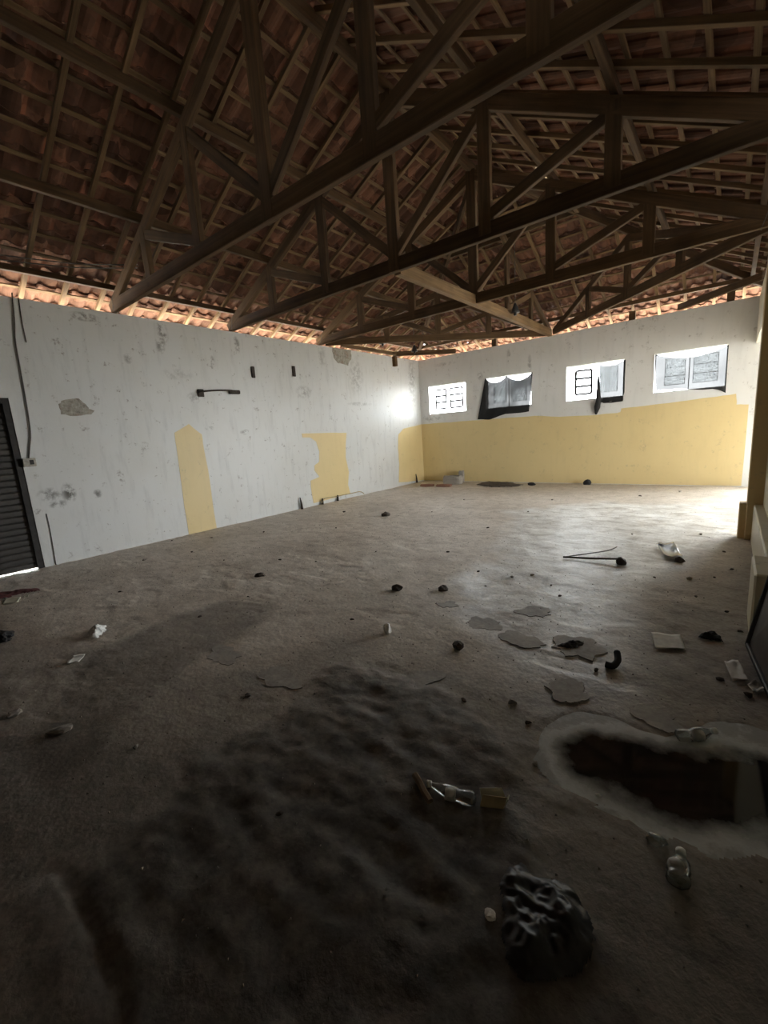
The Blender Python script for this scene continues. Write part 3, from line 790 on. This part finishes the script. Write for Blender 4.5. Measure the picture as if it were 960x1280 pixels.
boxes('switch_hole', [((.045, q[1] + .0, q[2] - .03), (.048, q[1] + .045, q[2] + .03))], M_socket, sb)
o = tube('thin_wire', smooth_path([onx(u, v, .008) for u, v in ((23, 372), (27, 400), (33, 428))]), .006, M_cable); tag(o, 'short thin wire hanging from the roof beside the wall cable', 'cable')
o = tube('thin_wire', smooth_path([onx(u, v, .008) for u, v in ((58, 642), (63, 665), (70, 706))]), .005, M_cable); tag(o, 'thin wire down the foot of the left wall beside the shutter', 'cable')
for k, (a, bb, lab) in enumerate((((-5, 318), (172, 331), 'upper of the two slack cables strung under the tiles at left'), ((-5, 324), (172, 335), 'lower of the two slack cables strung under the tiles at left'))):
    A_ = onx(*a, .55); B_ = onx(*bb, .62); mid = (A_ + B_) / 2 - np.array([0, 0, .04]); o = tube('strung_cable', smooth_path([A_, mid, B_], 8), .007, M_cable); tag(o, lab, 'cable')
# rod low on the wall with its feet
rd = empty('low_rail', onx(424, 626)); tag(rd, 'thin bent rail near the floor in front of the yellow wall strip', 'rail')
tube('rail', smooth_path([onx(u, v, .06) for u, v in ((402, 629), (406, 623), (420, 620.5), (440, 616.5), (450, 614.5), (455, 617))], 4), .010, M_card, rd)
for u, v in ((403, 628), (422, 624)):
    q = onx(u, v, .05); tube('foot', [(q[0], q[1], 0), (q[0], q[1] + .01, .09), (q[0] + .01, q[1], .14)], [.03, .022, .012], M_rust, rd)
for (u, v), lab in (((377, 629), 'rusty iron stub at the foot of the left wall'), ((521, 598), 'iron stub at the foot of the wall in the far left corner')):
    q = onx(u, v, .05); o = tube('iron_stub', [(q[0], q[1], -.01), (q[0], q[1] - .01, .14), (q[0] - .01, q[1] - .02, .26)], [.03, .022, .01], M_rust); tag(o, lab, 'iron stub')

# ------------------------------------------------------------------ pendant lamp holders
def pendant(u, v, y, ztop, label):
    q = ony(u, v, y); t = empty('lamp_holder', q); tag(t, label, 'lamp holder', 'bare lamp holders hanging from the roof')
    tube('cord', [(q[0], q[1], q[2] + .08), (q[0] + .004, q[1], (q[2] + ztop) / 2), (q[0], q[1], ztop)], .006, M_cable, t, 6)
    tube('shade', [(q[0], q[1], q[2] + .10), (q[0], q[1], q[2] + .06), (q[0], q[1], q[2] - .03), (q[0], q[1], q[2] - .07)], [.02, .035, .07, .085], M_socket, t, 14)
    tube('socket', [(q[0], q[1], q[2] - .07), (q[0], q[1], q[2] - .12)], [.03, .026], M_socket, t, 10)
pendant(644, 386, 8.45, zc(2.5) + .2, 'dark lamp holder hanging on a long cord beside the pale tie beam')
pendant(478, 426, 8.3, zc(.7) + .2, 'dark lamp holder hanging near the left wall behind the farthest truss')
pendant(518, 436, 9.6, zc(.87) + .27, 'dark lamp holder hanging in front of the far left corner')

# ------------------------------------------------------------------ puddle
px0, px1 = min(p[0] for p in PO) - .05, max(p[0] for p in PO) + .05; py0, py1 = min(p[1] for p in PO) - .05, max(p[1] for p in PO) + .05
st_ = .012
X, Y = np.meshgrid(np.arange(px0, px1, st_), np.arange(py0, py1, st_)); sd = sdf(X, Y, PO) + fbm(X, Y, 8, 71) * .03 + .03
PC = fpoly([(715, 935), (745, 925), (800, 936), (860, 948), (920, 952), (958, 955)]) + [(7.62, 1.95), (7.62, 1.75)] + fpoly([(955, 1020), (880, 1020), (820, 1000), (760, 975), (720, 955)])
dep = sstep(sdf(X, Y, PC) + fbm(X, Y, 6, 75) * .08, -.18, .08)
ny_, nx_ = X.shape; keep = sd > 0; ids = -np.ones(X.shape, int); v = []; dv = []
for j in range(ny_):
    for i in range(nx_):
        if keep[j, i]:
            ids[j, i] = len(v); v.append((X[j, i], Y[j, i], -.002)); dv.append(dep[j, i])
f = [(ids[j, i], ids[j, i + 1], ids[j + 1, i + 1], ids[j + 1, i]) for j in range(ny_ - 1) for i in range(nx_ - 1)
     if ids[j, i] >= 0 and ids[j, i + 1] >= 0 and ids[j + 1, i + 1] >= 0 and ids[j + 1, i] >= 0]
me = mesh('puddle', v, [tuple(map(int, t)) for t in f], True)
at = me.attributes.new('depth', 'FLOAT', 'POINT'); at.data.foreach_set('value', np.array(dv, np.float32))
pud = link('puddle', me, M_water); tag(pud, 'shallow dark puddle with a rim of painted grey sheen on the floor', 'puddle')

# ------------------------------------------------------------------ litter
def at_floor(u, v): q = onz(u, v); return Vector((q[0], q[1], fz(q[0], q[1])))
def lump(name, u, v, sx, sy, sz, mat, label=None, cat=None, rough=.35, rot=0, seed=0, sub=2, group=None, smooth=False, lift=0, parent=None):
    bm = bmesh.new(); bmesh.ops.create_icosphere(bm, subdivisions=sub, radius=1)
    for w in bm.verts:
        n = mnoise.noise(w.co * 1.6 + Vector((seed * 3.1, seed, 0))) + .5 * mnoise.noise(w.co * 3.7 + Vector((0, seed * 2.3, seed)))
        w.co *= 1 + rough * n
        if sub >= 5: w.co *= 1 + .10 * abs(mnoise.noise(w.co * 5.0)) + .05 * abs(mnoise.noise(w.co * 11.0))
        w.co.z = max(w.co.z, -.55)
    me = from_bm(name, bm, smooth)
    p = at_floor(u, v); M = Matrix.Translation(p + Vector((0, 0, .5 * sz + lift))) @ Matrix.Rotation(rot, 4, 'Z') @ Matrix.Diagonal((sx, sy, sz, 1))
    o = link(name, me, mat, parent, M)
    if label: tag(o, label, cat, group)
    return o
def sheet(name, px, mat, label, cat, curl=.015, lift=.006, n=10, seed=0, th=.0015):
    """a four-cornered piece of paper or film lying on the floor, slightly curled"""
    c = [at_floor(u, v) for u, v in px]; vv = []; ff = []
    for j in range(n + 1):
        for i in range(n + 1):
            a, b = i / n, j / n
            p = (c[0] * (1 - a) + c[1] * a) * (1 - b) + (c[3] * (1 - a) + c[2] * a) * b
            k = mnoise.noise(Vector((a * 2.2 + seed, b * 2.2, seed * .7))) + .6
            e = max(abs(a - .5), abs(b - .5)) * 2
            vv.append((p.x, p.y, fz(p.x, p.y) + lift + curl * max(0, k) * e ** 2))
    for j in range(n):
        for i in range(n):
            k = j * (n + 1) + i; ff.append((k, k + 1, k + n + 2, k + n + 1))
    o = link(name, mesh(name, vv, ff, True), mat); md = o.modifiers.new('thick', 'SOLIDIFY'); md.thickness = th
    tag(o, label, cat); return o
def bottle(u, v, ln, r, ang, label, seed=0, squash=.6):
    p = at_floor(u, v); t = empty('crushed_bottle', p); tag(t, label, 'bottle', 'crushed clear bottles')
    prof = [(0, .3), (.02, .85), (.10, 1), (.28, .95), (.34, .82), (.42, 1), (.60, .96), (.70, .8), (.80, .5), (.88, .34), (.90, .32)]
    vs = []; fs = []; sg = 14
    d = Vector((math.cos(ang), math.sin(ang), 0)); nrm = Vector((-d.y, d.x, 0))
    for i, (k, rr) in enumerate(prof):
        bend = .18 * ln * k * k * (1 if seed % 2 else -1)
        for s in range(sg):
            a = 2 * math.pi * s / sg; w = 1 + .20 * mnoise.noise(Vector((k * 5 + seed, math.cos(a) * 1.5, math.sin(a) * 1.5)))
            y = math.cos(a) * rr * r * w; z = math.sin(a) * rr * r * squash * w
            vs.append(d * (k * ln - ln / 2) + nrm * (y + bend) + Vector((0, 0, z + r * squash * 1.1)))
    for i in range(len(prof) - 1):
        for s in range(sg): fs.append((i * sg + s, i * sg + (s + 1) % sg, (i + 1) * sg + (s + 1) % sg, (i + 1) * sg + s))
    fs.append(tuple(range(sg))[::-1])
    me = mesh('body', vs, fs, True); link('body', me, M_pet, t, Matrix.Translation(p))
    e = d * (ln * .42) + nrm * (.18 * ln * .8 * (1 if seed % 2 else -1)) + Vector((0, 0, r * squash * 1.1)) + p
    tube('cap', [e - d * .002, e + d * .016], .015, M_paper, t, 12)
    q = p + Vector((0, 0, r * squash * 1.1)); tube('label_band', [q - d * .018 * ln / .2, q + d * .018 * ln / .2], r * .66, M_carton, t, 14)
    return t

def heap(name, px, hgt, mat, label=None, cat=None, seed=0, ridge=.5, freq=9.0, step=.006, parent=None):
    """crumpled film or cloth: folds rising over a traced outline on the floor"""
    po = fpoly(px); x0, x1 = min(p[0] for p in po), max(p[0] for p in po); y0, y1 = min(p[1] for p in po), max(p[1] for p in po)
    step = max(step, max(x1 - x0, y1 - y0) / 70)
    X, Y = np.meshgrid(np.arange(x0 - .03, x1 + .03, step), np.arange(y0 - .03, y1 + .03, step))
    sc = min(x1 - x0, y1 - y0); sd = sdf(X, Y, po) + fbm(X, Y, 4 / sc, 90 + seed) * .10 * sc
    dome = np.sqrt(np.clip(sd / (.42 * sc), 0, 1))
    r1 = 1 - np.abs(fbm(X * freq / 9 + .6 * Y, Y * freq / 9 - .4 * X, 1.3 / sc, 120 + seed, 3)) * 3
    r2 = 1 - np.abs(fbm(X + Y, Y - .7 * X, 3.4 / sc, 150 + seed, 3)) * 3
    Z = hgt * dome * (1 - ridge + ridge * (.65 * np.clip(r1, -.5, 1) + .35 * np.clip(r2, -.5, 1)))
    Z = np.maximum(Z, .002) + fheight(X.ravel(), Y.ravel()).reshape(X.shape)
    ok = sd > 0; ids = -np.ones(X.shape, int); ids[ok] = np.arange(ok.sum())
    v = np.stack([X[ok], Y[ok], Z[ok]], 1)
    a, b, c, d = ids[:-1, :-1].ravel(), ids[:-1, 1:].ravel(), ids[1:, 1:].ravel(), ids[1:, :-1].ravel()
    k = (a >= 0) & (b >= 0) & (c >= 0) & (d >= 0)
    f = np.stack([a[k], b[k], c[k], d[k]], 1).tolist()
    o = link(name, mesh(name, v, f, True), mat, parent)
    if label: tag(o, label, cat)
    return o
# foreground
sk = at_floor(519, 977); sk2 = at_floor(538, 1008)
o = beam('wooden_stick', sk + Vector((0, 0, .016)), sk2 + Vector((0, 0, .016)), .026, .022, M_stick); tag(o, 'short pale wooden stick lying on the dirt in the foreground', 'stick')
bottle(563, 1000, .21, .036, math.radians(200), 'crushed clear bottle beside the wooden stick', 2, .55)
bx = empty('torn_carton', at_floor(616, 1010)); tag(bx, 'small torn yellowish carton lying open in the foreground', 'carton')
P = at_floor(616, 1010)
def flap(px, z0, z1, mat=M_card):
    c = [at_floor(u, v) for u, v in px]
    vv = [c[0] + Vector((0, 0, z0)), c[1] + Vector((0, 0, z0)), c[2] + Vector((0, 0, z1)), c[3] + Vector((0, 0, z1))]
    o = link('flap', mesh('flap', vv, [(0, 1, 2, 3)]), mat, bx); md = o.modifiers.new('t', 'SOLIDIFY'); md.thickness = .003
flap([(600, 1012), (630, 1016), (633, 1005), (602, 1003)], .006, .010, M_card)
flap([(600, 1012), (630, 1016), (634, 1012), (604, 1008)], .006, .045, M_card)
flap([(602, 1003), (633, 1005), (628, 1000), (600, 1000)], .010, .05, M_paper2)
flap([(630, 1016), (633, 1005), (637, 1006), (636, 1014)], .006, .04, M_paper2)
# black bin bag
bag = heap('bin_bag', [(640, 1084), (652, 1080), (668, 1098), (700, 1106), (722, 1118), (736, 1145), (742, 1175), (735, 1205), (700, 1235), (655, 1240), (630, 1205), (628, 1165), (624, 1120)], .065, M_black, 'crumpled black plastic bag lying in the dark foreground', 'plastic bag', 3, .6)
lump('paper_scrap', 613, 1150, .018, .016, .010, M_paper, 'tiny pale scrap left of the black plastic bag', 'scrap', .4, 0, 2)
bottle(873, 924, .19, .036, math.radians(35), 'crushed clear bottle standing out at the puddle edge', 1, .7)
bottle(845, 1090, .13, .036, math.radians(100), 'crushed clear bottle at the near side of the puddle', 4, .6)
lump('plastic_cup', 820, 1052, .03, .026, .016, M_pet, 'flattened clear plastic cup at the near rim of the puddle', 'cup', .4, .4, 3, 3, smooth=True)
lump('paper_scrap', 748, 994, .012, .007, .010, M_paper, 'tiny white scrap floating inside the dark puddle', 'scrap', .3, .3, 5)
# right side
sheet('paper_sheet', [(814, 792), (850, 795), (857, 813), (819, 811)], M_paper, 'square white paper sheet lying on the floor right of centre', 'paper', .008)
sheet('milk_carton', [(905, 829), (922, 831), (936, 854), (915, 852)], M_carton, 'flattened pale carton on the floor beside the metal frame', 'carton', .02, .008, seed=2)
sheet('milk_carton', [(934, 858), (947, 854), (955, 866), (940, 869)], M_carton, 'flattened pale carton touching the right edge of the picture', 'carton', .02, .008, seed=5)
heap('black_rag', [(870, 797), (880, 792), (893, 790), (904, 798), (902, 803), (890, 802), (876, 800)], .06, M_cloth_black, 'crumpled black rag on the floor right of the white sheet', 'rag', 5, .6)
heap('black_rag', [(697, 808), (705, 804), (716, 800), (730, 802), (728, 808), (716, 812), (704, 812)], .04, M_cloth_black, 'torn black rag lying across a cement patch', 'rag', 8, .9)
o = tube('hose_piece', smooth_path([at_floor(u, v) + Vector((0, 0, z)) for u, v, z in ((757, 833, .02), (766, 835, .02), (772, 831, .03), (771, 824, .05))], 5), .02, M_cloth_black); tag(o, 'curled piece of black hose on the floor', 'hose')
t = empty('rod_hook', at_floor(775, 704)); tag(t, 'thin dark rod with a round head lying on the bright floor', 'rod')
tube('rod', [at_floor(704, 698) + Vector((0, 0, .02)), at_floor(740, 701) + Vector((0, 0, .03)), at_floor(772, 704) + Vector((0, 0, .05))], .011, M_rust, t)
tube('bent_wire', smooth_path([at_floor(704, 698) + Vector((0, 0, .02)), at_floor(735, 695) + Vector((0, 0, .03)), at_floor(760, 692) + Vector((0, 0, .04)), at_floor(771, 688) + Vector((0, 0, .05))], 5), .006, M_rust, t)
lump('head', 776, 705, .05, .045, .05, M_rust, None, None, .3, 0, 3, 2, parent=t)
sheet('plastic_sheet', [(820, 684), (842, 682), (854, 700), (833, 700)], M_pet, 'clear plastic film lying on the bright floor near the pillar', 'plastic film', .035, .015, 14, 3)
lump('dark_lump', 849, 703, .045, .035, .035, M_dirt, 'dark lump beside the clear plastic film', 'lump', .4, 0, 4)
# middle and left
heap('paper_scrap', [(108, 793), (112, 788), (120, 785), (135, 783), (132, 790), (122, 798), (113, 799)], .075, M_paper, 'crumpled white paper scrap casting a shadow on the left floor', 'paper', 21, .45, step=.005)
sheet('paper_scrap', [(84, 831), (92, 821), (107, 819), (99, 828)], M_paper, 'small flat paper card below the crumpled white scrap', 'paper', .010, .006, 8, 6)
sheet('paper_scrap', [(2, 757), (7, 750), (27, 748), (23, 754)], M_paper2, 'greenish white paper by the dark cloth near the shutter', 'paper', .010, .006, 8, 7)
sheet('paper_scrap', [(29, 748), (33, 745), (38, 743), (35, 747)], M_paper2, 'narrow paper strip right of the greenish paper near the shutter', 'paper', .008, .006, 6, 8)
heap('maroon_cloth', [(-20, 748), (0, 742), (25, 737), (48, 736), (52, 739), (30, 743), (5, 749), (-18, 756)], .05, M_maroon, 'flat dark maroon cloth on the floor by the shutter', 'cloth', 11, .6, step=.012)
lump('dark_lump', 3, 800, .10, .07, .05, M_cloth_black, 'dark rag at the left edge of the picture', 'rag', .5, .2, 6, 3)
lump('plaster_chunk', 76, 913, .04, .065, .016, M_stone, 'broken pale plaster chunk in the dark left foreground', 'rubble', .5, -.6, 5, 2)
lump('plaster_chunk', 18, 893, .035, .045, .014, M_stone, 'small plaster chunk near the left edge of the picture', 'rubble', .5, .6, 7, 2)
lump('paper_cone', 484, 791, .03, .03, .05, M_paper, 'small white paper twist standing on the middle of the floor', 'paper', .5, .3, 9, 2)
lump('dark_lump', 573, 810, .035, .04, .035, M_dirt, 'dark crumpled lump below the centre of the floor', 'lump', .5, .4, 2, 2)
lump('dark_lump', 496, 737, .06, .045, .035, M_dirt, 'dark lump on the floor straight above the paper twist', 'lump', .4, .2, 11, 2)
lump('dark_lump', 554, 738, .05, .04, .03, M_dirt, 'dark lump a little right of the middle floor lump', 'lump', .4, .9, 12, 2)
lump('dark_lump', 482, 645, .09, .06, .05, M_dirt, 'dark lump on the far floor toward the yellow strip', 'lump', .4, .9, 13, 2)
lump('dark_lump', 325, 720, .06, .03, .03, M_dirt, 'dark lump on the floor below the yellow wall panel', 'lump', .4, .9, 14, 2)
# along the back wall
def rubble(u, v, sx, sy, sz, mat, label, rot, seed, name='concrete_block'):
    bm = bmesh.new(); bmesh.ops.create_cube(bm, size=2); bmesh.ops.subdivide_edges(bm, edges=bm.edges[:], cuts=5, use_grid_fill=True)
    for w in bm.verts:
        r = max(1, w.co.length / 1.45); w.co /= r ** .8
        w.co *= 1 + .10 * mnoise.noise(w.co * 1.4 + Vector((seed, 0, seed))) + .07 * mnoise.noise(w.co * 4 + Vector((0, seed, 0)))
    p = at_floor(u, v)
    o = link(name, from_bm(name, bm), mat, None, Matrix.Translation(p + Vector((0, 0, sz * .93))) @ Matrix.Rotation(rot, 4, 'Z') @ Matrix.Diagonal((sx, sy, sz, 1))); tag(o, label, 'rubble')
rubble(566, 605, .24, .13, .12, M_stone, 'broken grey concrete block against the back wall', .12, 3)
rubble(577, 603, .07, .07, .17, M_stone, 'small upright concrete shard behind the broken grey block', .3, 5)
for (u, v, sx, lab) in ((534, 608, .22, 'flat red brick fragment in the far left corner'), (555, 608, .25, 'flat red brick fragment in front of the concrete block')):
    rubble(u, v, sx * .8, .10, .03, M_brick, lab, .15, 7, 'brick_fragment')
heap('dark_rubbish', [(595, 606), (610, 602.5), (640, 603.5), (655, 606), (640, 609), (612, 609)], .09, M_dirt, 'long heap of dark rubbish at the foot of the back wall', 'rubble', 13, .6, step=.02)
lump('dark_rubbish', 664, 606, .10, .07, .05, M_cloth_black, 'black rag right of the dark heap at the foot of the back wall', 'rag', .5, 0, 9, 2)
lump('dark_rubbish', 734, 606, .09, .06, .09, M_cloth_black, 'black bundle standing alone at the foot of the back wall', 'rag', .3, 0, 10, 2)
# crumbs that nothing tells apart
crumbs = [(700, 808), (689, 731), (665, 719), (607, 733), (818, 722), (862, 724), (893, 722), (790, 668), (876, 668), (745, 838), (660, 905), (669, 955), (580, 877), (700, 745),
          (640, 722), (598, 715), (440, 775), (395, 702), (350, 700), (310, 745), (280, 700), (240, 690), (215, 676), (265, 672), (330, 665), (420, 660), (470, 690), (560, 690), (610, 660), (660, 640),
          (430, 640), (540, 640), (580, 625), (690, 625), (800, 620), (850, 615), (905, 690), (915, 712), (870, 745), (908, 765), (925, 790), (640, 880), (310, 870), (250, 770), (180, 700), (150, 740), (350, 1020), (170, 935), (900, 850), (935, 870)]
cm = []
for k in range(3):
    bm = bmesh.new(); bmesh.ops.create_icosphere(bm, subdivisions=1, radius=1)
    for w in bm.verts: w.co *= 1 + .5 * mnoise.noise(w.co * 1.7 + Vector((k * 5.3, k, 2)))
    me = from_bm('floor_crumb', bm); me.materials.append((M_dirt, M_dirt, M_stone)[k]); cm.append(me)
for i, (u, v) in enumerate(crumbs):
    p = at_floor(u, v); s = random.uniform(.010, .026) * (1 + max(0, p.y - 2) * .08); k = i % 3
    o = link('floor_crumb', cm[k], None, None, Matrix.Translation(p + Vector((0, 0, s * .3))) @ Matrix.Rotation(random.uniform(0, 6), 4, 'Z') @ Matrix.Diagonal((s, s * random.uniform(.5, .9), s * .5, 1)))
    tag(o, ('small dark crumb of dirt lying loose on the floor', 'small dark crumb of dirt lying loose on the floor', 'small pale crumb of plaster lying loose on the floor')[k], 'crumb', ('dark dirt crumbs on the floor', 'dark dirt crumbs on the floor', 'pale plaster crumbs on the floor')[k])
# countless grit
gv = []; gf = []
for i in range(2600):
    y = .4 + 10.3 * random.random() ** 1.5; x = random.uniform(.05, 7.45)
    s = random.uniform(.0025, .008); z = fz(x, y) if i % 4 == 0 else None
    gv.append((x, y, s))
gx = np.array([g_[0] for g_ in gv]); gy = np.array([g_[1] for g_ in gv]); gh = fheight(gx, gy)
vv = []; ff = []
for (x, y, s), h in zip(gv, gh):
    a = random.uniform(0, 3); k = len(vv)
    for j in range(3): vv.append((x + math.cos(a + j * 2.1) * s, y + math.sin(a + j * 2.1) * s, h - .001))
    vv.append((x, y, h + s * .8)); ff += [(k, k + 1, k + 3), (k + 1, k + 2, k + 3), (k + 2, k, k + 3)]
o = link('floor_grit', mesh('floor_grit', vv, ff), M_stone); tag(o, 'fine grit and plaster dust scattered over the cement floor', 'grit', kind='stuff')

# ------------------------------------------------------------------ leaning steel frame at the right edge
t = empty('steel_frame', (7.45, 3.38, 0)); tag(t, 'dark steel gate frame leaning on the stub wall at the right edge', 'steel frame')
A_ = Vector((7.435, 3.38, .02)); B_ = Vector((7.545, 2.55, .02))
C_ = Vector((7.585, 2.56, .77)); D_ = Vector((7.55, 3.34, .77))
for p, q in ((A_, B_), (B_, C_), (C_, D_), (D_, A_)):
    beam('frame_tube', p, q, .035, .035, M_metal_dark, t)
vv = [A_, B_, C_, D_]
o = link('sheet_panel', mesh('sheet_panel', vv, [(0, 1, 2, 3)]), M_shutter, t); md = o.modifiers.new('thick', 'SOLIDIFY'); md.thickness = .004
